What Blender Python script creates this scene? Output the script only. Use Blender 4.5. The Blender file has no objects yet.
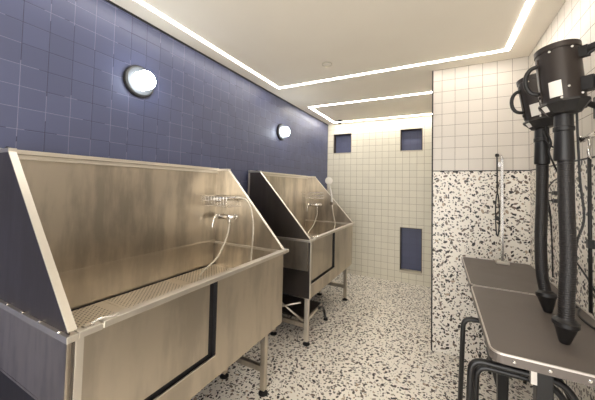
import bpy, bmesh, math, random
from mathutils import Vector, Matrix
random.seed(7)
sc = bpy.context.scene
COL = sc.collection
XL, XR, YF, YP, XP, H = -1.854, 0.655, 4.752, 2.932, -0.069, 2.6375
YN = -0.9                      # wall behind the camera
TZ = 1.67                      # top of the terrazzo wainscot
PITCH = 0.1075

# ------------------------------------------------------------------ helpers
def obj(name, bm, mat, parent=None, smooth=False, bevel=0):
    me = bpy.data.meshes.new(name)
    bm.normal_update()
    bm.to_mesh(me); bm.free()
    o = bpy.data.objects.new(name, me)
    COL.objects.link(o)
    if mat is not None:
        me.materials.append(mat)
    if smooth:
        for p in me.polygons: p.use_smooth = True
    if parent is not None:
        o.parent = parent
    if bevel:
        m = o.modifiers.new('bevel', 'BEVEL'); m.width = bevel; m.segments = 2
        m.limit_method = 'ANGLE'; m.angle_limit = math.radians(40)
    return o

def tag(o, label, cat, group=None):
    o['label'] = label; o['category'] = cat
    if group: o['group'] = group
    return o

def thing(name, label, cat, loc=(0, 0, 0), group=None):
    o = bpy.data.objects.new(name, None); COL.objects.link(o)
    o.location = loc; o.empty_display_size = .05
    return tag(o, label, cat, group)

def struct(name, bm, mat, parent=None):
    o = obj(name, bm, mat, parent)
    o['kind'] = 'structure'
    return o

def copy_tree(o, parent=None):
    c = o.copy(); COL.objects.link(c)
    c.parent = parent
    for ch in list(o.children): copy_tree(ch, c)
    return c

def box(bm, x0, x1, y0, y1, z0, z1):
    v = [bm.verts.new((x, y, z)) for x in (x0, x1) for y in (y0, y1) for z in (z0, z1)]
    for f in ((0,1,3,2), (4,6,7,5), (0,4,5,1), (2,3,7,6), (0,2,6,4), (1,5,7,3)):
        bm.faces.new([v[i] for i in f])
    return bm

def bx(*a):
    return box(bmesh.new(), *a)

def quad(bm, *pts):
    return bm.faces.new([bm.verts.new(p) for p in pts])

def prism(bm, pts, vec):
    """closed polygon (list of 3D points) pushed along vec"""
    a = [bm.verts.new(p) for p in pts]
    b = [bm.verts.new(Vector(p) + Vector(vec)) for p in pts]
    n = len(pts)
    bm.faces.new(a); bm.faces.new(b[::-1])
    for i in range(n):
        bm.faces.new((a[i], a[(i+1) % n], b[(i+1) % n], b[i]))
    bmesh.ops.recalc_face_normals(bm, faces=bm.faces)
    return bm

def smooth_path(pts, n=6):
    pts = [Vector(p) for p in pts]
    out = []
    for i in range(len(pts)-1):
        p0 = pts[max(i-1, 0)]; p1 = pts[i]; p2 = pts[i+1]; p3 = pts[min(i+2, len(pts)-1)]
        for k in range(n):
            t = k/n
            out.append(.5*((2*p1)+(p2-p0)*t+(2*p0-5*p1+4*p2-p3)*t*t+(3*p1-p0-3*p2+p3)*t**3))
    out.append(pts[-1])
    return out

def fillet(pts, r, n=5):
    pts = [Vector(p) for p in pts]
    out = [pts[0]]
    for i in range(1, len(pts)-1):
        a = (pts[i-1]-pts[i]); b = (pts[i+1]-pts[i])
        rr = min(r, a.length*.48, b.length*.48)
        A = pts[i]+a.normalized()*rr; B = pts[i]+b.normalized()*rr
        for k in range(n+1):
            t = k/n
            out.append((1-t)**2*A+2*t*(1-t)*pts[i]+t*t*B)
    out.append(pts[-1])
    return out

def tube(bm, pts, r, seg=10, closed=False, rfun=None):
    pts = [Vector(p) for p in pts]
    n = len(pts)
    up = None; rings = []
    for i in range(n):
        if closed: t = pts[(i+1) % n]-pts[i-1]
        else: t = pts[min(i+1, n-1)]-pts[max(i-1, 0)]
        t.normalize()
        if up is None:
            up = Vector((0, 0, 1)) if abs(t.z) < .9 else Vector((1, 0, 0))
        s = t.cross(up)
        if s.length < 1e-5: s = t.cross(Vector((0, 1, 0)))
        s.normalize(); up = s.cross(t).normalized()
        rr = rfun(i/(n-1)) if rfun else r
        rings.append([bm.verts.new(pts[i]+rr*(math.cos(a)*s+math.sin(a)*up)) for a in [2*math.pi*k/seg for k in range(seg)]])
    m = n if closed else n-1
    for i in range(m):
        A = rings[i]; B = rings[(i+1) % n]
        for k in range(seg):
            bm.faces.new((A[k], A[(k+1) % seg], B[(k+1) % seg], B[k]))
    if not closed:
        bm.faces.new(rings[0][::-1]); bm.faces.new(rings[-1])
    return bm

def lathe(bm, prof, origin=(0, 0, 0), axis=(0, 0, 1), seg=32, capA=True, capB=True):
    """prof: list of (radius, height along axis)"""
    ax = Vector(axis).normalized()
    q = Vector((0, 0, 1)).rotation_difference(ax)
    O = Vector(origin); rings = []
    for r, h in prof:
        rings.append([bm.verts.new(O+q @ Vector((r*math.cos(2*math.pi*k/seg), r*math.sin(2*math.pi*k/seg), h))) for k in range(seg)])
    for A, B in zip(rings, rings[1:]):
        for k in range(seg):
            bm.faces.new((A[k], A[(k+1) % seg], B[(k+1) % seg], B[k]))
    if capA: bm.faces.new(rings[0][::-1])
    if capB: bm.faces.new(rings[-1])
    bmesh.ops.recalc_face_normals(bm, faces=bm.faces)
    return bm

def flat_shade_caps(o, ang=35):
    me = o.data
    for p in me.polygons: p.use_smooth = True
    try:
        me.set_sharp_from_angle(angle=math.radians(ang))
    except Exception:
        pass
    return o

# ------------------------------------------------------------------ node helpers
def srgb(r, g, b):
    f = lambda c: (c/255/12.92) if c/255 <= .04045 else ((c/255+.055)/1.055)**2.4
    return (f(r), f(g), f(b), 1)

class N:
    def __init__(s, name):
        s.m = bpy.data.materials.new(name); s.m.use_nodes = True
        s.t = s.m.node_tree; s.b = s.t.nodes['Principled BSDF']
    def n(s, typ, **k):
        x = s.t.nodes.new(typ)
        for a, v in k.items(): setattr(x, a, v)
        return x
    def put(s, sock, v):
        if isinstance(v, bpy.types.NodeSocket): s.t.links.new(v, sock)
        elif v is not None: sock.default_value = v
    def math(s, op, a, b=None, c=None):
        x = s.n('ShaderNodeMath', operation=op)
        s.put(x.inputs[0], a)
        if b is not None: s.put(x.inputs[1], b)
        if c is not None: s.put(x.inputs[2], c)
        return x.outputs[0]
    def mix(s, f, a, b, blend='MIX'):
        x = s.n('ShaderNodeMix', data_type='RGBA', blend_type=blend)
        s.put(x.inputs[0], f); s.put(x.inputs[6], a); s.put(x.inputs[7], b)
        return x.outputs[2]
    def coord(s):
        return s.n('ShaderNodeTexCoord').outputs['Object']
    def noise(s, vec, scale, detail=2, rough=.5):
        x = s.n('ShaderNodeTexNoise'); s.put(x.inputs['Vector'], vec)
        x.inputs['Scale'].default_value = scale; x.inputs['Detail'].default_value = detail
        x.inputs['Roughness'].default_value = rough
        return x
    def ramp(s, fac, stops):
        x = s.n('ShaderNodeValToRGB'); s.put(x.inputs[0], fac)
        e = x.color_ramp.elements
        while len(e) < len(stops): e.new(.5)
        for i, (p, c) in enumerate(stops): e[i].position = p; e[i].color = c
        return x.outputs[0]
    def bump(s, h, strength=.3, dist=.002):
        x = s.n('ShaderNodeBump'); s.put(x.inputs['Height'], h)
        x.inputs['Strength'].default_value = strength; x.inputs['Distance'].default_value = dist
        s.put(s.b.inputs['Normal'], x.outputs[0])
    def out(s, color=None, rough=None, metal=None):
        if color is not None: s.put(s.b.inputs['Base Color'], color)
        if rough is not None: s.put(s.b.inputs['Roughness'], rough)
        if metal is not None: s.put(s.b.inputs['Metallic'], metal)
        return s.m

def simple(name, color, rough=.5, metal=0, vary=.06, scale=30):
    a = N(name)
    nz = a.noise(a.coord(), scale, 3)
    c2 = tuple(min(1, c*(1+vary*2)) for c in color[:3])+(1,)
    c1 = tuple(c*(1-vary*2) for c in color[:3])+(1,)
    r = a.math('MULTIPLY_ADD', nz.outputs['Fac'], .16, rough-.08)
    return a.out(a.mix(nz.outputs['Fac'], c1, c2), r, metal)

def tile_nodes(a, ua, va, u0, v0, col, grout, g=.0025, grout2=None, var=.12, pitch=PITCH):
    """square tiles; ua/va are 0/1/2 = the axes the tile grid runs along"""
    co = a.coord()
    sp = a.n('ShaderNodeSeparateXYZ'); a.put(sp.inputs[0], co)
    res = []; cells = []
    for ax, o in ((ua, u0), (va, v0)):
        t = a.math('DIVIDE', a.math('SUBTRACT', sp.outputs[ax], o), pitch)
        cells.append(a.math('FLOOR', t))
        fr = a.math('SUBTRACT', a.math('FRACT', t), .5)
        res.append(a.math('ABSOLUTE', fr))
    m = a.math('MAXIMUM', res[0], res[1])
    thr = .5-g/(2*pitch)
    mask = a.math('GREATER_THAN', m, thr)
    cv = a.n('ShaderNodeCombineXYZ'); a.put(cv.inputs[0], cells[0]); a.put(cv.inputs[1], cells[1])
    wn = a.n('ShaderNodeTexWhiteNoise', noise_dimensions='3D'); a.put(wn.inputs[0], cv.outputs[0])
    lo = tuple(c*(1-var) for c in col[:3])+(1,); hi = tuple(min(1, c*(1+var)) for c in col[:3])+(1,)
    tc = a.mix(wn.outputs['Value'], lo, hi)
    if grout2 is not None:
        nz = a.noise(co, 5, 1)
        f = a.math('GREATER_THAN', nz.outputs['Fac'], .5)
        grout = a.mix(f, grout, grout2)
    nz2 = a.noise(co, 14, 3)
    tc = a.mix(a.math('MULTIPLY', nz2.outputs['Fac'], .18), tc, lo)
    colr = a.mix(mask, tc, grout)
    # pillow edge for the bump
    sm = a.n('ShaderNodeMapRange', interpolation_type='SMOOTHSTEP'); a.put(sm.inputs['Value'], m)
    sm.inputs['From Min'].default_value = thr-.035; sm.inputs['From Max'].default_value = thr+.005
    sm.inputs['To Min'].default_value = 1; sm.inputs['To Max'].default_value = 0
    return co, sp, colr, mask, sm.outputs[0], wn

def terrazzo_nodes(a, co, ua=0, va=1):
    """stone chips: one randomly turned ellipse per 2D voronoi cell, in three sizes"""
    sp = a.n('ShaderNodeSeparateXYZ'); a.put(sp.inputs[0], co)
    cb = a.n('ShaderNodeCombineXYZ'); a.put(cb.inputs[0], sp.outputs[ua]); a.put(cb.inputs[1], sp.outputs[va])
    p = cb.outputs[0]
    dn = a.noise(p, 70, 2, .6)
    ds = a.n('ShaderNodeVectorMath', operation='SUBTRACT'); a.put(ds.inputs[0], dn.outputs['Color']); ds.inputs[1].default_value = (.5, .5, .5)
    dm = a.n('ShaderNodeVectorMath', operation='SCALE'); a.put(dm.inputs[0], ds.outputs[0]); dm.inputs['Scale'].default_value = .003
    dv = a.n('ShaderNodeVectorMath', operation='ADD'); a.put(dv.inputs[0], p); a.put(dv.inputs[1], dm.outputs[0])
    nz = a.noise(p, 6, 3)
    cur = a.mix(nz.outputs['Fac'], srgb(236, 229, 217), srgb(246, 240, 230))
    for i, (s, la, lb, keep) in enumerate(((60, .36, .22, .68), (34, .38, .22, .36), (23, .40, .22, .52))):
        off = a.n('ShaderNodeVectorMath', operation='ADD'); a.put(off.inputs[0], dv.outputs[0]); off.inputs[1].default_value = (3.37*i+.4, 1.9*i+.7, 0)
        vo = a.n('ShaderNodeTexVoronoi', feature='F1', voronoi_dimensions='2D'); a.put(vo.inputs['Vector'], off.outputs[0])
        vo.inputs['Scale'].default_value = s; vo.inputs['Randomness'].default_value = .85
        df = a.n('ShaderNodeVectorMath', operation='SUBTRACT'); a.put(df.inputs[0], off.outputs[0]); a.put(df.inputs[1], vo.outputs['Position'])
        sc_ = a.n('ShaderNodeVectorMath', operation='SCALE'); a.put(sc_.inputs[0], df.outputs[0]); sc_.inputs['Scale'].default_value = s
        d = a.n('ShaderNodeSeparateXYZ'); a.put(d.inputs[0], sc_.outputs[0])
        c = a.n('ShaderNodeSeparateColor'); a.put(c.inputs[0], vo.outputs['Color'])
        th = a.math('MULTIPLY', c.outputs[0], 6.2832)
        cs = a.math('COSINE', th); sn = a.math('SINE', th)
        u = a.math('ADD', a.math('MULTIPLY', cs, d.outputs[0]), a.math('MULTIPLY', sn, d.outputs[1]))
        w = a.math('SUBTRACT', a.math('MULTIPLY', cs, d.outputs[1]), a.math('MULTIPLY', sn, d.outputs[0]))
        k = a.math('MULTIPLY_ADD', c.outputs[1], .55, .6)
        u = a.math('DIVIDE', u, a.math('MULTIPLY', k, la)); w = a.math('DIVIDE', w, a.math('MULTIPLY', k, lb))
        e = a.math('ADD', a.math('MULTIPLY', u, u), a.math('MULTIPLY', w, w))
        mk = a.math('MULTIPLY', a.math('LESS_THAN', e, 1), a.math('GREATER_THAN', c.outputs[2], keep))
        h = a.math('FRACT', a.math('MULTIPLY', c.outputs[1], 7.31))
        chip = a.ramp(h, [(0, srgb(38, 32, 28)), (.34, srgb(68, 56, 47)), (.58, srgb(110, 94, 80)), (.82, srgb(150, 142, 132)), (.93, srgb(176, 156, 134))])
        chip.node.color_ramp.interpolation = 'CONSTANT'
        cur = a.mix(mk, cur, chip)
    return cur

# ------------------------------------------------------------------ materials
def m_terrazzo():
    a = N('terrazzo'); co = a.coord()
    c = terrazzo_nodes(a, co)
    return a.out(c, .32, 0)
M_FLOOR = m_terrazzo()

def m_tile(name, ua, va, u0, v0, col, grout, wains=False, **k):
    a = N(name)
    rough = k.pop('rough', .3)
    co, sp, colr, mask, hgt, wn = tile_nodes(a, ua, va, u0, v0, col, grout, **k)
    r = a.math('MULTIPLY_ADD', mask, .4, rough)
    if wains:
        f = a.math('LESS_THAN', sp.outputs[2], TZ)
        colr = a.mix(f, colr, terrazzo_nodes(a, co, ua, va))
        hgt = a.math('MAXIMUM', hgt, f)
        r = a.math('MULTIPLY', r, a.math('SUBTRACT', 1, a.math('MULTIPLY', f, .05)))
    a.bump(hgt, .5, .0015)
    return a.out(colr, r, 0)
WHITE = srgb(214, 207, 197); GROUT = srgb(122, 110, 98)
CREAM = srgb(224, 219, 202); GROUT2 = srgb(168, 158, 140)
BLUE = srgb(80, 85, 114)
M_TILE_BLUE = m_tile('blue_tile', 1, 2, .5639, TZ+.082, BLUE, srgb(52, 50, 66), grout2=srgb(128, 126, 148), g=.0022, var=.07, rough=.42)
M_TILE_FAR = m_tile('cream_tile', 0, 2, -1.74, .173, CREAM, GROUT2, g=.0045, var=.03, rough=.4)
M_TILE_PART = m_tile('white_tile_partition', 0, 2, .005, TZ, WHITE, GROUT, wains=True, g=.0028, var=.03, rough=.35)
M_TILE_RIGHT = m_tile('white_tile_right', 1, 2, YP, TZ, WHITE, GROUT, wains=True, g=.0028, var=.03, rough=.35)
M_TILE_NICHE = m_tile('blue_tile_niche', 0, 2, -1.74, .173, BLUE, srgb(80, 80, 105), g=.003, var=.06, rough=.42)
M_TILE_NEAR = m_tile('dark_tile_near', 0, 2, 0, 0, srgb(46, 44, 50), srgb(40, 38, 42), g=.003, var=.06, rough=.5)  # unseen wall's tile, chosen dark so the steel ends reflect dark

def m_ceiling():
    a = N('ceiling_paint'); nz = a.noise(a.coord(), 3, 3)
    c = a.mix(nz.outputs['Fac'], srgb(238, 230, 214), srgb(243, 236, 221))
    return a.out(c, .85, 0)
M_CEIL = m_ceiling()

def m_steel(name, base, rough, streak=.5, stretch=(1, 1, .06), bump=.08):
    a = N(name); co = a.coord()
    mp = a.n('ShaderNodeMapping'); a.put(mp.inputs[0], co); mp.inputs['Scale'].default_value = stretch
    fine = a.noise(mp.outputs[0], 160, 3)
    big = a.noise(mp.outputs[0], 7, 4, .6)
    cloud = a.noise(co, 2.6, 4, .6)
    dk = tuple(c*(1-.42*streak) for c in base[:3])+(1,)
    bf = a.n('ShaderNodeMapRange', interpolation_type='SMOOTHSTEP'); a.put(bf.inputs['Value'], a.math('MULTIPLY', big.outputs['Fac'], a.math('MULTIPLY_ADD', cloud.outputs['Fac'], .8, .6)))
    bf.inputs['From Min'].default_value = .40; bf.inputs['From Max'].default_value = .66
    c = a.mix(bf.outputs[0], base, dk)
    r = a.math('MULTIPLY_ADD', fine.outputs['Fac'], .14, rough-.07)
    r = a.math('ADD', r, a.math('MULTIPLY_ADD', cloud.outputs['Fac'], .12, -.06))
    a.bump(fine.outputs['Fac'], bump, .0005)
    return a.out(c, r, 1)
M_STEEL = m_steel('brushed_steel', (.66, .59, .49, 1), .33, .75, (1, 1, .2))
M_STEEL_FRONT = m_steel('brushed_steel_front', (.62, .55, .45, 1), .36, .5, (1, 1, .2))
M_STEEL_DARK = m_steel('dark_reflection_steel', (.21, .18, .16, 1), .36, .3, bump=.015)  # tub steel darkened in colour for the dark reflections on its near ends
M_STEEL_SKIRT = m_steel('skirt_dark_reflection', (.115, .10, .088, 1), .4, .2, bump=.015)  # same steel, colour darkened further for the skirt's dark reflection
M_TRIM_STEEL = m_steel('satin_steel', (.80, .75, .67, 1), .4, .15)
M_CHROME = simple('chrome', (.82, .80, .77, 1), .14, 1, .02)
M_BLACK = simple('black_plastic', srgb(26, 24, 24), .42, 0, .1)
M_RUBBER = simple('black_rubber', srgb(20, 18, 18), .7, 0, .1)
M_TUBE = simple('black_tube', srgb(22, 21, 22), .35, 0, .1)
M_DRYER = simple('dark_brown_enamel', srgb(50, 43, 39), .34, .25, .05, 12)
M_NICHE_SHADE = simple('niche_shade_brown', srgb(58, 48, 46), .6, 0, .05)
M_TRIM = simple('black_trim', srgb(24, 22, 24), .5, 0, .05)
M_TABLE = simple('grey_table_mat', srgb(98, 90, 84), .5, 0, .05, 9)
M_ALU = simple('aluminium_edge', (.66, .62, .58, 1), .38, .9, .03)
M_APRON = simple('grey_metal_apron', srgb(108, 100, 94), .42, .3, .03)
M_WHITE = simple('white_label', srgb(226, 221, 212), .5, 0, .02)
M_HOSEW = simple('pale_hose', srgb(208, 200, 184), .3, .35, .02)
M_PALE = simple('pale_plastic', srgb(196, 188, 170), .5, 0, .02)
M_GASKET = simple('light_fitting_grey', srgb(88, 90, 92), .45, .2, .03)

def m_hose():
    a = N('ribbed_black_hose'); co = a.coord()
    w = a.n('ShaderNodeTexWave', wave_type='BANDS', bands_direction='Z'); a.put(w.inputs[0], co)
    w.inputs['Scale'].default_value = 34; w.inputs['Distortion'].default_value = 0
    a.bump(w.outputs['Fac'], .6, .002)
    nz = a.noise(co, 40, 2)
    return a.out(a.mix(nz.outputs['Fac'], srgb(24, 22, 22), srgb(38, 34, 33)), .42, 0)
M_HOSE = m_hose()

def m_grate():
    a = N('perforated_steel'); co = a.coord()
    sp = a.n('ShaderNodeSeparateXYZ'); a.put(sp.inputs[0], co)
    d = .020
    u = a.math('DIVIDE', a.math('ADD', sp.outputs[0], sp.outputs[1]), d*1.41)
    v = a.math('DIVIDE', a.math('SUBTRACT', sp.outputs[0], sp.outputs[1]), d*1.41)
    fu = a.math('SUBTRACT', a.math('FRACT', u), .5); fv = a.math('SUBTRACT', a.math('FRACT', v), .5)
    r = a.math('SQRT', a.math('ADD', a.math('MULTIPLY', fu, fu), a.math('MULTIPLY', fv, fv)))
    hole = a.math('LESS_THAN', r, .215)
    # plain borders between the three plates
    ty = a.math('FRACT', a.math('DIVIDE', sp.outputs[1], .4666))
    edge = a.math('MULTIPLY', a.math('GREATER_THAN', ty, .07), a.math('LESS_THAN', ty, .93))
    hole = a.math('MULTIPLY', hole, edge)
    c = a.mix(hole, (.82, .76, .67, 1), (.09, .075, .065, 1))
    a.bump(a.math('SUBTRACT', 1, hole), .6, .002)
    return a.out(c, .38, a.math('SUBTRACT', 1, hole))
M_GRATE = m_grate()

def m_emit(name, col, strength):
    a = N(name)
    nz = a.noise(a.coord(), 20, 1)
    a.put(a.b.inputs['Emission Color'], a.mix(a.math('MULTIPLY', nz.outputs['Fac'], .03), col, (1, 1, 1, 1)))
    a.b.inputs['Emission Strength'].default_value = strength
    return a.out(col, .5, 0)
M_LED = m_emit('led_diffuser', (1.0, .94, .86, 1), 16)
M_LED_FAR = m_emit('led_diffuser_far', (1.0, .95, .87, 1), 30)
M_SCONCE = m_emit('lamp_glass', (.86, .93, 1.0, 1), 13)

# ------------------------------------------------------------------ room
struct('floor', bx(XL-.1, XR+.1, YN-.1, YF+.1, -.1, 0), M_FLOOR)
struct('ceiling', bx(XL-.1, XR+.1, YN-.1, YF+.1, H, H+.1), M_CEIL)
struct('wall_left', bx(XL-.1, XL, YN, YF, 0, H), M_TILE_BLUE)
struct('wall_right', bx(XR, XR+.1, YN, YP, 0, H), M_TILE_RIGHT)
nb = bx(XL, -1.1, YN-.1, YN, 0, H); box(nb, -1.1, XR, YN-.1, YN, 2.45, H)
struct('wall_near', nb, M_TILE_NEAR)      # unseen wall; opening added for fill light, dark tile for dark reflections
struct('wall_middle', bx(XP, XR+.1, YP, YF, 0, H), M_TILE_PART)
# far wall with three openings
niches = [(-1.74, -1.413, 2.11, 2.452), (-.592, -.264, 2.11, 2.455), (-.585, -.264, .175, .872)]
def wall_with_holes(y, th):
    xs = sorted({XL, XP+.02} | {n[0] for n in niches} | {n[1] for n in niches})
    zs = sorted({0, H} | {n[2] for n in niches} | {n[3] for n in niches})
    bm = bmesh.new()
    for i in range(len(xs)-1):
        for j in range(len(zs)-1):
            cx = (xs[i]+xs[i+1])/2; cz = (zs[j]+zs[j+1])/2
            if any(a < cx < b and c < cz < d for a, b, c, d in niches): continue
            box(bm, xs[i], xs[i+1], y, y+th, zs[j], zs[j+1])
    bmesh.ops.remove_doubles(bm, verts=bm.verts, dist=1e-5)
    fs = {}
    for f in list(bm.faces):
        k = frozenset(v.index for v in f.verts)
        fs.setdefault(k, []).append(f)
    bm.verts.index_update(); fs = {}
    for f in bm.faces: fs.setdefault(frozenset(v.index for v in f.verts), []).append(f)
    dead = [f for v in fs.values() if len(v) > 1 for f in v]
    bmesh.ops.delete(bm, geom=dead, context='FACES_ONLY')
    return bm
wf = struct('wall_far', wall_with_holes(YF, .10), M_TILE_FAR)
for (a, b, c, d) in niches:
    struct('niche_back', bx(a-.02, b+.02, YF+.1, YF+.13, c-.02, d+.02), M_TILE_NICHE, wf)
    bm = bmesh.new(); e = .007
    box(bm, a-e, b+e, YF-.004, YF, c-e-.012, c); box(bm, a-e, b+e, YF-.004, YF, d, d+e)
    box(bm, a-e, a, YF-.004, YF, c, d); box(bm, b, b+e, YF-.004, YF, c, d)
    struct('niche_edge', bm, M_PALE, wf)
    bm = bmesh.new(); q_ = .010
    box(bm, a, a+q_, YF+.012, YF+.1, c, d); box(bm, b-q_, b, YF+.012, YF+.1, c, d)
    box(bm, a+q_, b-q_, YF+.012, YF+.1, d-q_, d)
    struct('niche_shade_lining', bm, M_NICHE_SHADE, wf)  # dark brown lining stands for the shade inside the recess
    if c < 1:
        struct('niche_sill', bx(a, b, YF, YF+.1, c, c+.018), M_PALE, wf)
# trims, and a dark strip for the ceiling shadow gap
struct('trim_1', bx(XP-.012, XP+.0, YP-.006, YP+.03, 0, H), M_TRIM)
struct('trim_2', bx(XP, XR, YP-.004, YP, TZ-.004, TZ+.004), M_TRIM)
struct('trim_3', bx(XR-.004, XR, YN, YP-.004, TZ-.004, TZ+.004), M_TRIM)
struct('shadow_gap_strip', bx(XL, XL+.006, YN, YF, H-.014, H), M_TRIM)  # dark strip in place of the shadow where wall meets ceiling

# ------------------------------------------------------------------ ceiling lights
def strip(pts_outer_inner, name, label, mat):
    """list of boxes (x0,x1,y0,y1) making the run of light"""
    t = thing(name, label, 'light', (0, 0, H), 'recessed light lines in the ceiling')
    ch = bmesh.new(); df = bmesh.new()
    for (x0, x1, y0, y1) in pts_outer_inner:
        box(df, x0, x1, y0, y1, -.004, .0)
        e = .004
    obj('light_diffuser', df, mat, t)
    return t
strip([(-1.697, -1.669, -.6, 2.71), (-1.697, .487, 2.71, 2.74), (.455, .487, -.6, 2.71), (-1.669, .455, -.6, -.57)],
      'led_strip_light', 'long warm white light line framing the near part of the ceiling', M_LED)
strip([(-1.697, -1.669, 3.565, 4.635), (-1.669, -.08, 3.567, 3.591), (-1.669, -.08, 4.609, 4.633)],
      'led_strip_light', 'shorter light line bent round the far ceiling by the cream tiled wall', M_LED_FAR)

sp = thing('ceiling_speaker', 'small round flush disc set in the ceiling inside the near light line', 'ceiling speaker', (-.944, 2.363, H))
flat_shade_caps(obj('bezel', lathe(bmesh.new(), [(.048, 0), (.048, -.006), (.043, -.009), (.041, -.003)], seg=40), M_PALE, sp))
flat_shade_caps(obj('speaker_grille', lathe(bmesh.new(), [(.040, -.001), (.040, -.004), (.03, -.006), (.001, -.007)], seg=40), M_CEIL, sp))
spk = thing('sprinkler_head', 'small black sprinkler head on the ceiling by the far light line', 'sprinkler', (-1.54, 4.50, H))
flat_shade_caps(obj('escutcheon', lathe(bmesh.new(), [(.035, 0), (.033, -.008), (.014, -.012)], seg=24), M_TRIM, spk))
flat_shade_caps(obj('deflector', lathe(bmesh.new(), [(.008, -.012), (.012, -.04), (.040, -.042), (.040, -.058)], seg=24), M_BLACK, spk))

def sconce(y, z, label):
    t = thing('wall_light', label, 'wall light', (XL, y, z), 'round wall lights on the blue wall')
    X = (1, 0, 0)
    flat_shade_caps(obj('gasket', lathe(bmesh.new(), [(.107, 0), (.107, .014), (.100, .016)], axis=X, seg=48), M_TRIM, t))
    flat_shade_caps(obj('bezel', lathe(bmesh.new(), [(.101, .004), (.101, .022), (.092, .030), (.070, .031)], axis=X, seg=48), M_GASKET, t))
    flat_shade_caps(obj('lamp_glass', lathe(bmesh.new(), [(.062, .028), (.062, .092), (.059, .100), (.052, .104), (.03, .106), (.001, .106)], axis=X, seg=48), M_SCONCE, t), 60)
    return t
sconce(1.163, 2.193, 'round white glowing wall light above the nearer steel tub')
sconce(3.075, 2.196, 'round white glowing wall light above the farther steel tub')

# ------------------------------------------------------------------ tub
L = 1.43; XF = -1.09; XB = XL+.02; XT = -1.68
RZ = .99; TT = 1.622; ZB = .435; ZG = .782
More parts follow.
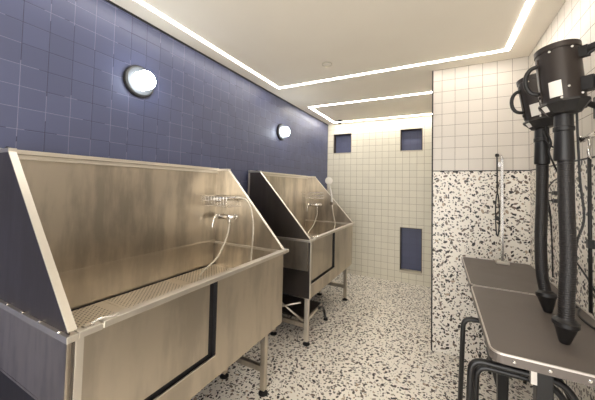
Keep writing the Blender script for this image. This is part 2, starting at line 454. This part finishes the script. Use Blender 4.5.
# local frame: origin at (0, ya, 0); x is world x
def make_tub(lab):
    t = thing('dog_washing_tub', lab, 'tub', (0, 0, 0), 'steel dog washing tubs along the blue wall')
    th = .004
    # end panels (upper trapezoid and lower skirt), inner side visible
    for y, s in ((0.0, 1), (L, -1)):
        up = [(XB, y, RZ-.02), (XF-.012, y, RZ-.02), (XF-.012, y, RZ+.004), (XT, y, TT), (XB, y, TT)]
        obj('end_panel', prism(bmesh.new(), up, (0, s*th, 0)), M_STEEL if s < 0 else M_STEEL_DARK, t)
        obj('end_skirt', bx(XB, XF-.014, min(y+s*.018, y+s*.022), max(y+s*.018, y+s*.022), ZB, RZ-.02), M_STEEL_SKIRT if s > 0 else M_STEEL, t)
        if s > 0: obj('rear_edge_strip', bx(XB, XB+.022, y-.004, y, RZ, TT-.004), M_TRIM_STEEL, t)
        # folded flange down the sloping edge and along the top
        d = Vector((XF-.012-XT, 0, RZ+.004-TT)).normalized(); n = Vector((-d.z, 0, d.x))
        if n.x < 0: n = -n
        P = [Vector((XT, y-s*.004, TT)), Vector((XF-.012, y-s*.004, RZ+.004))]
        bm = bmesh.new()
        prism(bm, [P[0], P[1], P[1]+Vector((0, s*.027, 0)), P[0]+Vector((0, s*.027, 0))], n*.005)
        box(bm, XB, XT+.004, min(y-s*.004, y+s*.03), max(y-s*.004, y+s*.024), TT, TT+.018)
        obj('sloping_flange', bm, M_TRIM_STEEL, t, bevel=.001)
        # side ledge at rim height with screws
        bm = bx(XB, XF+(.004 if s > 0 else 0), min(y-s*.012, y+s*.022), max(y-s*.012, y+s*.022), RZ-.026, RZ-.004)
        if s > 0: pass
        lg = obj('side_ledge', bm, M_TRIM_STEEL, t, bevel=.001)
        for k in range(5):
            x = XB+.10+k*(XF-XB-.16)/4
            obj('screw', lathe(bmesh.new(), [(.0065, 0), (.0065, .002), (.004, .004), (.001, .0045)], (x, y-s*.006, RZ-.004), (0, 0, 1), 10), M_CHROME, lg)
    # back panel, top lip, crease and lower basin wall
    bm = bmesh.new()
    box(bm, XB, XB+.004, 0, L, RZ+.01, TT-.02)
    obj('back_panel', bm, M_STEEL, t)
    bm = bmesh.new()
    prism(bm, [(XB, 0, TT-.022), (XB+.024, 0, TT-.022), (XB+.024, 0, TT-.015), (XB+.008, 0, TT-.013), (XB+.008, 0, TT+.001), (XB+.026, 0, TT+.003), (XB+.026, 0, TT+.024), (XB, 0, TT+.024)], (0, L, 0))
    obj('top_lip', bm, M_TRIM_STEEL, t, bevel=.001)
    bm = bmesh.new()
    prism(bm, [(XB, .004, RZ+.012), (XB+.0065, .004, RZ+.012), (XB+.0075, .004, RZ), (XB+.0075, .004, ZG), (XB, .004, ZG)], (0, L-.008, 0))
    obj('basin_back', bm, M_STEEL_FRONT, t)
    obj('basin_end', bx(XB+.021, XF-.036, L-.014, L-.004, ZG-.078, RZ-.004), M_STEEL, t)
    obj('basin_end', bx(XB+.021, XF-.036, .004, .014, ZG-.078, RZ-.004), M_STEEL, t)
    obj('basin_floor', bx(XB, XF-.034, .004, L-.004, ZG-.09, ZG-.08), M_STEEL, t)
    obj('basin_front', bx(XF-.0345, XF-.031, .004, L-.004, ZG-.09, RZ-.02), M_STEEL, t)
    # three perforated plates
    for k in range(3):
        y0 = .016+k*(L-.032)/3
        obj('perforated_plate', bx(XB+.024, XF-.036, y0+.001, y0+(L-.032)/3-.001, ZG-.006, ZG), M_GRATE, t)
    obj('basin_gap', bx(XB+.0205, XB+.023, .016, L-.016, ZG-.008, ZG+.002), M_TRIM, t)
    # front rim
    bm = bmesh.new()
    box(bm, XF-.034, XF+.008, .10, L+.045, RZ-.020, RZ+.004)
    obj('front_rim', bm, M_TRIM_STEEL, t, bevel=.002)
    obj('rim_end', bx(XF-.034, XF+.004, .023, .10, RZ-.024, RZ-.002), M_TRIM_STEEL, t, bevel=.002)
    # latch on the rim near the left end
    bm = bmesh.new()
    tube(bm, smooth_path([(XF-.02, .07, RZ+.002), (XF-.012, .10, RZ+.012), (XF+.002, .13, RZ+.010), (XF+.004, .15, RZ+.012)], 4), .0035, 8)
    box(bm, XF-.03, XF-.006, .045, .075, RZ-.002, RZ+.004)
    obj('rim_latch', bm, M_CHROME, t)
    # front: corner post, fixed right panel, bottom rail, recessed sliding door
    x0, x1 = XF-.014, XF-.008
    obj('corner_strip', bx(x0, x1+.002, .020, .044, ZB, RZ-.024), M_TRIM_STEEL, t, bevel=.001)
    obj('fixed_panel', bx(x0, x1, .692, L-.018, ZB, RZ-.020), M_STEEL_FRONT, t)
    obj('bottom_rail', bx(x0, x1, .044, .692, ZB, ZB+.128), M_STEEL_FRONT, t)
    obj('door_track', bx(x1-.001, x1+.004, .044, .692, ZB+.124, ZB+.130), M_TRIM_STEEL, t)
    obj('door_jamb_shade', bx(x0-.015, x1+.0005, .684, .692, ZB+.128, RZ-.024), M_TRIM, t)  # steel jamb coloured black to stand for the recess shadow
    obj('sliding_door', bx(x0-.010, x0-.007, .044, .648, ZB+.150, RZ-.026), M_STEEL_FRONT, t)
    obj('door_shadow_sheet', bx(x0-.0155, x0-.0125, .044, .692, ZB+.10, RZ-.026), M_TRIM, t)  # black sheet behind the door gap, standing for the shadow inside
    obj('tub_underside', bx(XB, x0, .022, L-.022, ZB, ZB+.006), M_STEEL_DARK, t)
    # legs with adjustable feet
    for x in (XF-.045, -1.50):
        for y in (.045, L-.20):
            lg = obj('leg', bx(x-.019, x+.019, y-.019, y+.019, .03, ZB), M_TRIM_STEEL if y < .5 else M_STEEL, t, bevel=.002)
            flat_shade_caps(obj('foot', lathe(bmesh.new(), [(.034, 0), (.034, .008), (.012, .014), (.012, .032)], (x, y, 0), seg=20), M_RUBBER, lg))
    for y in (.045, L-.20):
        obj('cross_bar', bx(-1.481, XF-.064, y-.016, y+.016, .155, .195), M_STEEL, t, bevel=.002)
    # mixer tap on the far end panel
    yp = L-.004
    tap = obj('mixer_tap', tube(bmesh.new(), [(-1.745, yp-.045, 1.215), (-1.575, yp-.045, 1.222)], .020, 14), M_CHROME, t, True)
    for x in (-1.725, -1.60):
        flat_shade_caps(obj('wall_flange', lathe(bmesh.new(), [(.024, 0), (.024, .006), (.012, .012), (.012, .04)], (x, yp, 1.219), (0, -1, 0), 16), M_CHROME, tap))
    obj('tap_lever', tube(bmesh.new(), smooth_path([(-1.74, yp-.05, 1.222), (-1.752, yp-.075, 1.228), (-1.756, yp-.10, 1.18), (-1.755, yp-.115, 1.12)], 4), .010, 10,
                          rfun=lambda u: .015-.008*u), M_CHROME, tap, True)
    obj('tap_outlet', tube(bmesh.new(), [(-1.62, yp-.05, 1.205), (-1.62, yp-.05, 1.165)], .012, 10), M_CHROME, tap, True)
    # wire rack
    bm = bmesh.new()
    xa, xb_ = XB+.008, -1.52; ya_, yb_ = yp-.19, yp-.006; za, zb_ = 1.315, 1.40
    for z in (zb_, (za+zb_)/2):
        tube(bm, [(xa, ya_, z), (xb_, ya_, z), (xb_, yb_, z), (xa, yb_, z)], .0032, 6, closed=True)
    tube(bm, [(xa+.02, ya_+.01, za), (xb_-.02, ya_+.01, za), (xb_-.02, yb_, za), (xa+.02, yb_, za)], .0032, 6, closed=True)
    nb = 8
    for k in range(nb+1):
        x = xa+.02+(xb_-xa-.04)*k/nb
        tube(bm, [(x, ya_, zb_), (x, ya_+.01, za), (x, yb_, za), (x, yb_, zb_)], .0017, 5)
    obj('wire_rack', bm, M_CHROME, t)
    # black knob on the top lip
    flat_shade_caps(obj('lip_knob', lathe(bmesh.new(), [(.008, 0), (.012, .006), (.012, .014), (.006, .022)], (XT-.05, .01, TT+.005), seg=14), M_BLACK, t))
    return t
tub1 = make_tub('nearer large stainless steel dog washing tub, cut off by the left edge')
tub2 = copy_tree(tub1)
tub2['label'] = 'farther stainless steel dog washing tub standing near the cream tiled wall'
tub1.location = (0, .49, 0); tub2.location = (0.01, 2.374, 0.01)

# hand shower lying in the nearer tub's rack
def head_bm(o, d, n=(0, -1, 0), r=.03):
    bm = bmesh.new()
    return lathe(bm, [(.010, 0), (.011, .09), (.016, .11), (r, .135), (r, .155), (r*.8, .16), (.001, .16)], o, d, 20)
t = thing('hand_shower', 'chrome hand shower lying in the wire rack of the nearer tub', 'hand shower', (-1.45, 1.85, 1.40))
def loc(p): return [(x+1.45, y-1.85, z-1.40) for x, y, z in p]
flat_shade_caps(obj('spray_handle', lathe(bmesh.new(), [(.010, 0), (.013, .03), (.012, .12), (.018, .15), (.030, .19), (.030, .21), (.001, .212)], loc([(-1.50, 1.80, 1.392)])[0], (-1, -.05, -.10), 20), M_CHROME, t))
obj('shower_hose', tube(bmesh.new(), smooth_path(loc([(-1.62, 1.866, 1.165), (-1.62, 1.84, 1.06), (-1.63, 1.74, .90), (-1.66, 1.60, .802), (-1.55, 1.52, .793), (-1.40, 1.55, .793), (-1.28, 1.62, .80),
     (-1.30, 1.78, .82), (-1.37, 1.85, .90), (-1.36, 1.855, 1.10), (-1.372, 1.855, 1.25), (-1.41, 1.85, 1.35), (-1.45, 1.83, 1.388), (-1.50, 1.80, 1.392)]), 8), .0075, 10), M_HOSEW, t, True)
# hand shower of the farther tub: hangs upright by the end panel
t = thing('hand_shower', 'round white hand shower standing upright at the far end of the farther tub', 'hand shower', (-1.41, 3.76, 1.25))
def loc(p): return [(x+1.41, y-3.76, z-1.25) for x, y, z in p]
flat_shade_caps(obj('spray_head', lathe(bmesh.new(), [(.012, -.028), (.042, -.014), (.053, 0), (.053, .010), (.047, .014), (.001, .014)], loc([(-1.435, 3.745, 1.585)])[0], (.42, -.9, -.1), 32), M_WHITE, t), 50)
obj('spray_handle', tube(bmesh.new(), smooth_path(loc([(-1.437, 3.762, 1.54), (-1.42, 3.775, 1.46), (-1.40, 3.775, 1.36), (-1.39, 3.77, 1.25)]), 5), .013, 12), M_WHITE, t, True)
obj('shower_hose', tube(bmesh.new(), smooth_path(loc([(-1.39, 3.77, 1.25), (-1.37, 3.765, 1.12), (-1.33, 3.74, .96), (-1.35, 3.60, .84), (-1.5, 3.50, .806), (-1.66, 3.55, .83), (-1.64, 3.68, .93), (-1.61, 3.74, 1.08), (-1.61, 3.75, 1.17)]), 8), .0075, 10), M_HOSEW, t, True)
obj('handle_bracket', bx(*[c for c in (-.006, .040, -.01, .0, -.01, .03)]), M_CHROME, t)

# folding steps kept under the farther tub
t = thing('folding_steps', 'dark folding steps with crossed bars stowed under the farther tub', 'steps', (0, 2.374, 0))
obj('tread', bx(-1.72, -1.165, .10, .50, .205, .225), M_STEEL_DARK, t, bevel=.002)
obj('tread_edge', prism(bmesh.new(), [(-1.165, .085, .17), (-1.165, .50, .205), (-1.165, .50, .232), (-1.165, .085, .200)], (.012, 0, 0)), M_TRIM_STEEL, t)
for a, b in (((-1.62, .02, .41), (-1.19, .02, .19)), ((-1.66, .0, .20), (-1.21, .0, .37))):
    obj('crossed_bar', tube(bmesh.new(), [(a[0], a[1]+.075, a[2]), (b[0], b[1]+.075, b[2])], .009, 8), M_TRIM_STEEL, t, True)
for x in (-1.15, -1.70):
    lg = obj('leg', tube(bmesh.new(), fillet([(x, .38, .215), (x, .52, .18), (x, .60, .02)], .09), .014, 10), M_TUBE, t, True)
    flat_shade_caps(obj('foot', lathe(bmesh.new(), [(.024, 0), (.026, .012), (.018, .03)], (x, .602, 0), seg=16), M_RUBBER, lg))

# ------------------------------------------------------------------ grooming tables
TX0, TX1 = .165, .645; ZT = .903
def rounded(x0, x1, y0, y1, r, n=6):
    pts = []
    for cx, cy, a0 in ((x1-r, y1-r, 0), (x0+r, y1-r, 90), (x0+r, y0+r, 180), (x1-r, y0+r, 270)):
        for k in range(n+1):
            a = math.radians(a0+90*k/n)
            pts.append((cx+r*math.cos(a), cy+r*math.sin(a)))
    return pts
def make_table(ly, lab, legs, out_):
    t = thing('grooming_table', lab, 'table', (0, 0, 0), 'grooming tables along the right wall')
    o = rounded(TX0, TX1, 0, ly, .04); i = rounded(TX0+.006, TX1-.006, .006, ly-.006, .034)
    obj('tabletop', prism(bmesh.new(), [(x, y, ZT-.016) for x, y in i], (0, 0, .016)), M_TABLE, t)
    bm = bmesh.new(); n = len(o)
    A = [[bm.verts.new((p[0], p[1], z)) for p in pl] for pl, z in ((o, ZT-.006), (o, ZT+.0015), (i, ZT+.0015), (i, ZT-.006))]
    for a, b in ((0, 1), (1, 2), (2, 3), (3, 0)):
        for k in range(n): bm.faces.new((A[a][k], A[a][(k+1) % n], A[b][(k+1) % n], A[b][k]))
    bmesh.ops.recalc_face_normals(bm, faces=bm.faces)
    obj('edge_band', bm, M_ALU, t)
    bm = bmesh.new()
    A = [[bm.verts.new((p[0], p[1], z)) for p in pl] for pl, z in ((o, ZT-.036), (o, ZT-.006), (i, ZT-.006), (i, ZT-.036))]
    for a, b in ((0, 1), (1, 2), (2, 3), (3, 0)):
        for k in range(n): bm.faces.new((A[a][k], A[a][(k+1) % n], A[b][(k+1) % n], A[b][k]))
    bmesh.ops.recalc_face_normals(bm, faces=bm.faces)
    ap = obj('apron', bm, M_APRON, t)
    for x in (TX0+.07, TX0+.17, TX0+.27, TX0+.40):
        obj('screw', lathe(bmesh.new(), [(.006, 0), (.006, .002), (.003, .004)], (x, 0, ZT-.02), (0, -1, 0), 10), M_CHROME, ap)
    # bent tube legs: a double hoop in front, a single one at the back
    for y, k, dz in legs:
        xo = 0 if out_ else .27
        obj('leg', tube(bmesh.new(), fillet([(.085+k*.03+xo, y, .012), (.112+k*.026+xo, y, .80+dz), (.405-k*.01, y, .80+dz), (.56-k*.03, y, .50), (.58-k*.03, y, .012)], .05, 6), .0125 if k < 2 else .010, 10), M_TUBE, t, True)
    for y in (.11, ly-.11):
        obj('crosspiece', bx(.19, .50, y-.02, y+.06, ZT-.055, ZT-.037), M_TUBE, t)
        obj('bracket', bx(.30, .318, y-.03, y+.03, .78, ZT-.055), M_ALU, t)
    obj('centre_post', bx(.316, .366, .08, .13, .02, ZT-.037), M_TUBE, t, bevel=.004)
    obj('lower_bar', tube(bmesh.new(), [(.34, .10, .20), (.34, ly-.10, .20)], .013, 10), M_TUBE, t, True)
    obj('floor_rail', bx(.10, .56, .09, .12, .0, .02), M_TUBE, t)
    return t
ta = make_table(.797, 'nearer grey grooming table with its front edge at the bottom right', ((.11, 0, 0), (.18, 1, -.055), (.55, 0, -.01)), True)
ta.location = (0, 1.27, 0)
tb = make_table(.815, 'farther grey grooming table touching the terrazzo partition wall', ((.11, 0, 0), (.70, 0, 0)), False)
tb.location = (0, 2.078, 0)

# grooming arm clamped to the farther table
t = thing('tether_stand', 'slim upright chrome grooming arm at the back of the farther table', 'grooming arm', (.443, 2.79, ZT))
obj('upright', bx(-.010, .010, -.009, .009, .0, .86), M_CHROME, t, bevel=.002)
obj('clamp', bx(-.045, .045, -.03, .03, .0015, .022), M_TRIM_STEEL, t, bevel=.003)
obj('hook_arm', tube(bmesh.new(), fillet([(0, 0, .84), (-.002, 0, .885), (-.034, -.01, .885)], .03), .006, 8), M_CHROME, t, True)
flat_shade_caps(obj('knob', lathe(bmesh.new(), [(.008, 0), (.014, .004), (.014, .022), (.006, .028)], (-.034, -.01, .872), seg=14), M_BLACK, t))
obj('adjuster_clip', bx(-.030, -.008, -.006, .006, .79, .83), M_CHROME, t, bevel=.002)
t = thing('grooming_loop', 'thin black loop hanging from the chrome arm on the farther table', 'grooming loop', (.409, 2.78, 1.775))
bm = tube(bmesh.new(), [(0, 0, 0), (.001, 0, -.30)], .0055, 8)
obj('strap', bm, M_BLACK, t, True)
lp = []
for k in range(28):
    a = 2*math.pi*k/28
    lp.append((.013*math.cos(a)+.001, 0, -.30-.175+.175*math.sin(a)))
obj('noose', tube(bmesh.new(), lp, .005, 6, closed=True), M_BLACK, t, True)
obj('slide', bx(-.012, .014, -.006, .006, -.52, -.49), M_BLACK, t, bevel=.002)

# grooming arm of the nearer table, only its end in view
t = thing('tether_stand', 'chrome bar reaching in from the right edge beside the near dryer', 'grooming arm', (.615, 1.60, ZT))
obj('upright', bx(-.010, .010, -.010, .010, .0, .87), M_TRIM_STEEL, t, bevel=.002)
obj('clamp', bx(-.03, .025, -.03, .03, .0015, .025), M_TRIM_STEEL, t, bevel=.003)
obj('crossbar', tube(bmesh.new(), [(0, -.02, .862), (0, .245, .857)], .013, 14), M_CHROME, t, True)
obj('end_cap', tube(bmesh.new(), [(0, .243, .857), (0, .262, .857)], .016, 14), M_CHROME, t, True)
t = thing('grooming_loop', 'black strap hanging beside the near dryer at the right edge', 'grooming loop', (.615, 1.775, 1.74))
obj('swivel', tube(bmesh.new(), smooth_path([(0, 0, .01), (.006, .01, -.02), (-.006, -.01, -.05), (.004, 0, -.085)], 5), .006, 8), M_CHROME, t, True)
obj('strap', tube(bmesh.new(), [(0, 0, -.075), (0, .004, -.40), (0, .008, -.795)], .0075, 8), M_BLACK, t, True)
obj('slide', bx(-.012, .012, -.012, .012, -.50, -.46), M_BLACK, t, bevel=.002)

# ------------------------------------------------------------------ dryers
def make_dryer(label, C0, tilt, hose_pts, noz_from, noz_to):
    """C0: bottom centre of the motor can; tilt: (dx,dy) lean of the can per metre"""
    C0 = Vector(C0)
    t = thing('stand_dryer', label, 'dryer', C0, 'dark wall hung pet dryers over the tables')
    ax = Vector((tilt[0], tilt[1], 1)).normalized()
    r = .0675; h = .227
    cam = Vector((-C0.x, -C0.y, 0)).normalized()
    left = Vector((cam.y, -cam.x, 0))                 # towards screen left
    if left.x > 0: left = -left
    right = -left
    q = Vector((0, 0, 1)).rotation_difference(ax)
    body = obj('motor_can', lathe(bmesh.new(), [(r, 0), (r, h-.02)], (0, 0, 0), ax, 56), M_DRYER, t)
    flat_shade_caps(body)
    flat_shade_caps(obj('lid', lathe(bmesh.new(), [(r+.004, h-.022), (r+.004, h-.002), (r+.001, h+.001), (.002, h+.004)], (0, 0, 0), ax, 64), M_DRYER, t), 25)
    # octagonal flange and funnel
    flat_shade_caps(obj('funnel', lathe(bmesh.new(), [(r+.010, 0), (r+.012, -.008), (r+.004, -.016), (.050, -.044), (.038, -.048)], (0, 0, 0), ax, 10), M_BLACK, t), 20)
    # neck
    flat_shade_caps(obj('neck', lathe(bmesh.new(), [(.029, -.042), (.030, -.095), (.033, -.097), (.033, -.112), (.029, -.115), (.032, -.225), (.030, -.23)], (0, 0, 0), (0, 0, 1), 32), M_BLACK, t), 30)
    hs = [Vector(p)-C0 for p in hose_pts]
    obj('hose', tube(bmesh.new(), smooth_path(hs, 8), .025, 24), M_HOSE, t, True)
    a = Vector(noz_from)-C0; b = Vector(noz_to)-C0; d = (b-a); Ln = d.length
    flat_shade_caps(obj('nozzle', lathe(bmesh.new(), [(.028, -.022), (.034, -.014), (.042, -.010), (.042, .006), (.038, .010), (.035, .016), (.019, Ln-.008), (.016, Ln)], a, d, 32), M_BLACK, t), 40)
    # handle loop on the camera's left
    hd = left*.93+cam*.37; hd.normalize()
    lp = []
    zc = .10
    for k in range(15):
        u = math.radians(-90+180*k/14)
        lp.append(hd*(r-.006+.052*math.cos(u)**.7 if math.cos(u) > 1e-6 else r-.006)+Vector((0, 0, zc+.058*math.sin(u)))+ax*0+Vector((tilt[0]*zc, tilt[1]*zc, 0)))
    obj('handle', tube(bmesh.new(), lp, .0085, 10), M_BLACK, t, True)
    bm = bmesh.new()
    for z in (zc-.065, zc+.065):
        c = q @ (hd*r+Vector((0, 0, z)))
        lathe(bm, [(.010, 0), (.010, .006), (.004, .009)], c, hd, 12)
    # vertical plate carrying the handle
    base = math.atan2(hd.y, hd.x)
    def patch(bm, ang, w, z0, z1, rr, thick=.002, r0=None):
        r0 = rr if r0 is None else r0
        n = 6; pts = []
        for k in range(n+1):
            a_ = ang-w/2+w*k/n; pts.append((math.cos(a_), math.sin(a_)))
        lo = [[bm.verts.new(q @ Vector((p[0]*R_, p[1]*R_, z))) for p in pts] for R_, z in ((r0, z0), (rr, z1), (rr+thick, z1), (r0+thick, z0))]
        for x in range(4):
            A = lo[x]; B = lo[(x+1) % 4]
            for k in range(n): bm.faces.new((A[k], A[k+1], B[k+1], B[k]))
        bm.faces.new([l[0] for l in lo]); bm.faces.new([l[-1] for l in lo][::-1])
        bmesh.ops.recalc_face_normals(bm, faces=bm.faces)
    patch(bm, base, .25, .01, .19, r, .004)
    obj('handle_plate', bm, M_DRYER, t)
    ca = math.atan2(cam.y, cam.x)
    sgn = 1 if ((math.atan2(left.y, left.x)-ca+math.pi) % (2*math.pi)-math.pi) > 0 else -1
    bm = bmesh.new(); patch(bm, ca+sgn*.27, .56, .014, .076, r+.0005)
    obj('rating_plate', bm, M_WHITE, t)
    # small white label on the flange
    bm = bmesh.new()
    la = ca+sgn*.92
    patch(bm, la, .34, -.034, -.012, r+.004, .0025, .0605)
    obj('flange_label', bm, M_WHITE, t)
    # screws
    for (da, z) in ((.32, .196), (-.62, .196), (-.28, .045), (-.85, .014), (.05, .006)):
        a_ = ca+sgn*da; dr = Vector((math.cos(a_), math.sin(a_), 0))
        obj('screw', lathe(bmesh.new(), [(.004, 0), (.004, .003), (.002, .005)], q @ (dr*(r+.003)+Vector((0, 0, z))), q @ dr, 10), M_WHITE, t)
    # small clamp bracket and the arm that carries the dryer from the wall
    rd = (right*.86+cam*.35).normalized(); up = Vector((0, 0, 1))
    def bar(p0, p1, w, hgt, bm):
        p0 = Vector(p0); p1 = Vector(p1); d = (p1-p0).normalized(); s = d.cross(up).normalized()*w; u = up*hgt
        v = [bm.verts.new(p+a_*s+b_*u) for p in (p0, p1) for a_, b_ in ((-1, -1), (1, -1), (1, 1), (-1, 1))]
        for f in ((0, 1, 2, 3), (7, 6, 5, 4), (0, 4, 5, 1), (1, 5, 6, 2), (2, 6, 7, 3), (3, 7, 4, 0)): bm.faces.new([v[i] for i in f])
        bmesh.ops.recalc_face_normals(bm, faces=bm.faces)
    bm = bmesh.new()
    p = q @ (rd*(r-.004)+Vector((0, 0, .175)))
    bar(p, p+rd*.028, .013, .020, bm)
    bar(p+rd*.02+up*.008, p+rd*.075+up*.016, .008, .009, bm)
    tube(bm, [p+rd*.02-up*.016, p+rd*.065+up*.008], .006, 8)
    tube(bm, [p+rd*.062+up*.016-right.cross(up)*.012, p+rd*.062+up*.016+right.cross(up)*.012], .012, 10)
    obj('clamp_bracket', bm, M_BLACK, t)
    bm = bmesh.new()
    p = q @ (rd*(r-.004)+Vector((0, 0, .05)))
    bar(p, p+rd*.035, .02, .026, bm)
    bar(p+rd*.03, p+rd*.10, .012, .018, bm)
    e = p+rd*.095
    W = Vector((XR-C0.x-.012, e.y+.03, .03))
    tube(bm, [e-up*.035, e+up*.03], .02, 12)
    tube(bm, [e, W], .013, 10)
    box(bm, W.x-.004, XR-C0.x, W.y-.03, W.y+.03, W.z-.05, W.z+.05)
    obj('mount_arm', bm, M_BLACK, t)
    return t, body
d1, can1 = make_dryer('large dark pet dryer nearest the camera with its hose standing on the table', (.430, 1.45, 1.852), (-.075, .03),
    [(.434, 1.450, 1.64), (.436, 1.452, 1.45), (.440, 1.455, 1.25), (.436, 1.460, 1.10), (.436, 1.470, .99)], (.436, 1.472, .985), (.433, 1.478, .9065))
d2, can2 = make_dryer('second dark pet dryer hanging just behind the nearest one', (.458, 1.83, 1.868), (-.14, .03),
    [(.459, 1.83, 1.645), (.456, 1.83, 1.45), (.450, 1.83, 1.25), (.452, 1.824, 1.09), (.464, 1.814, .99)], (.465, 1.813, .985), (.468, 1.80, .9065))

def cord(name, parent, pts, r=.0045):
    P = Vector(parent.location)
    return obj(name, tube(bmesh.new(), smooth_path([Vector(p)-P for p in pts], 7), r, 8), M_BLACK, parent, True)
cord('power_cord', d1, [(.465, 1.46, 1.84), (.470, 1.455, 1.817), (.472, 1.455, 1.725), (.474, 1.455, 1.657), (.482, 1.47, 1.547), (.492, 1.47, 1.40), (.472, 1.47, 1.313), (.49, 1.55, 1.25), (.56, 1.85, 1.18), (.635, 2.04, 1.142), (.642, 1.95, 1.10), (.642, 1.85, 1.055), (.642, 1.76, .99)], .0042)
cord('power_cord', d2, [(.475, 1.81, 1.85), (.462, 1.78, 1.815), (.480, 1.78, 1.739), (.472, 1.78, 1.694), (.494, 1.79, 1.63), (.53, 1.85, 1.585), (.60, 2.00, 1.57), (.642, 2.20, 1.585), (.642, 2.36, 1.562), (.642, 2.50, 1.475), (.642, 2.60, 1.30), (.642, 2.70, 1.10), (.642, 2.72, 1.0)], .0042)
cord('strain_cord', d2, [(.455, 1.785, 1.80), (.468, 1.78, 1.74), (.50, 1.76, 1.71), (.52, 1.74, 1.76)], .004)
# plugs in the right wall
for z, lab in ((1.491, 'upper black plug in the terrazzo right wall between the two dryer hoses'), (1.442, 'lower black plug in the terrazzo right wall between the two dryer hoses')):
    t = thing('power_plug', lab, 'plug', (XR, 2.24, z), 'black plugs in the right wall')
    obj('plug_body', bx(-.045, 0, -.022, .022, -.012, .012), M_BLACK, t, bevel=.004)
    obj('cord', tube(bmesh.new(), smooth_path([(-.044, 0, 0), (-.065, .03, .0), (-.06, .09, -.01), (-.03, .15, -.04), (-.010, .17, -.15), (-.008, .16, -.32), (-.008, .15, -.50)], 5), .004, 8), M_BLACK, t, True)
# loose cord on the near table
tag(obj('loose_cord', tube(bmesh.new(), smooth_path([(.575, 1.93, .911), (.60, 1.96, .910), (.625, 1.93, .910), (.60, 1.87, .910), (.585, 1.80, .910), (.59, 1.70, .910), (.61, 1.66, .910), (.635, 1.63, .910)], 6), .0052, 8), M_BLACK, None, True),
    'black cord looping over the nearer grooming table beside the dryer nozzle', 'cord')

# ------------------------------------------------------------------ light + camera
w = bpy.data.worlds.new('world'); sc.world = w; w.use_nodes = True
w.node_tree.nodes['Background'].inputs[0].default_value = (1, .98, .95, 1)
w.node_tree.nodes['Background'].inputs[1].default_value = 3.3  # bright fill through the opening added behind the camera

f, pt, ro, ya, sy = 276.9147, .0348, .0215, .479, -23.6548
c, s = math.cos(ya), math.sin(ya)
F = Vector((-s*math.cos(pt), c*math.cos(pt), math.sin(pt)))
U0 = Vector((s*math.sin(pt), -c*math.sin(pt), math.cos(pt))); R0 = Vector((c, s, 0))
R = math.cos(ro)*R0+math.sin(ro)*U0; U = math.cos(ro)*U0-math.sin(ro)*R0
cd = bpy.data.cameras.new('camera'); cam = bpy.data.objects.new('camera', cd); COL.objects.link(cam)
M = Matrix((R, U, -F)).transposed().to_4x4(); M.translation = (0, 0, 1.5)
cam.matrix_world = M
cd.sensor_fit = 'HORIZONTAL'; cd.sensor_width = 36; cd.lens = 36*f/595
cd.shift_y = sy/595
cd.clip_start = .02
sc.camera = cam
vs = sc.view_settings
vs.view_transform = 'Standard'; vs.look = 'None'; vs.gamma = 1; vs.use_curve_mapping = False
vs.exposure = 0.56
try: sc.cycles.max_bounces = 8
except Exception: pass
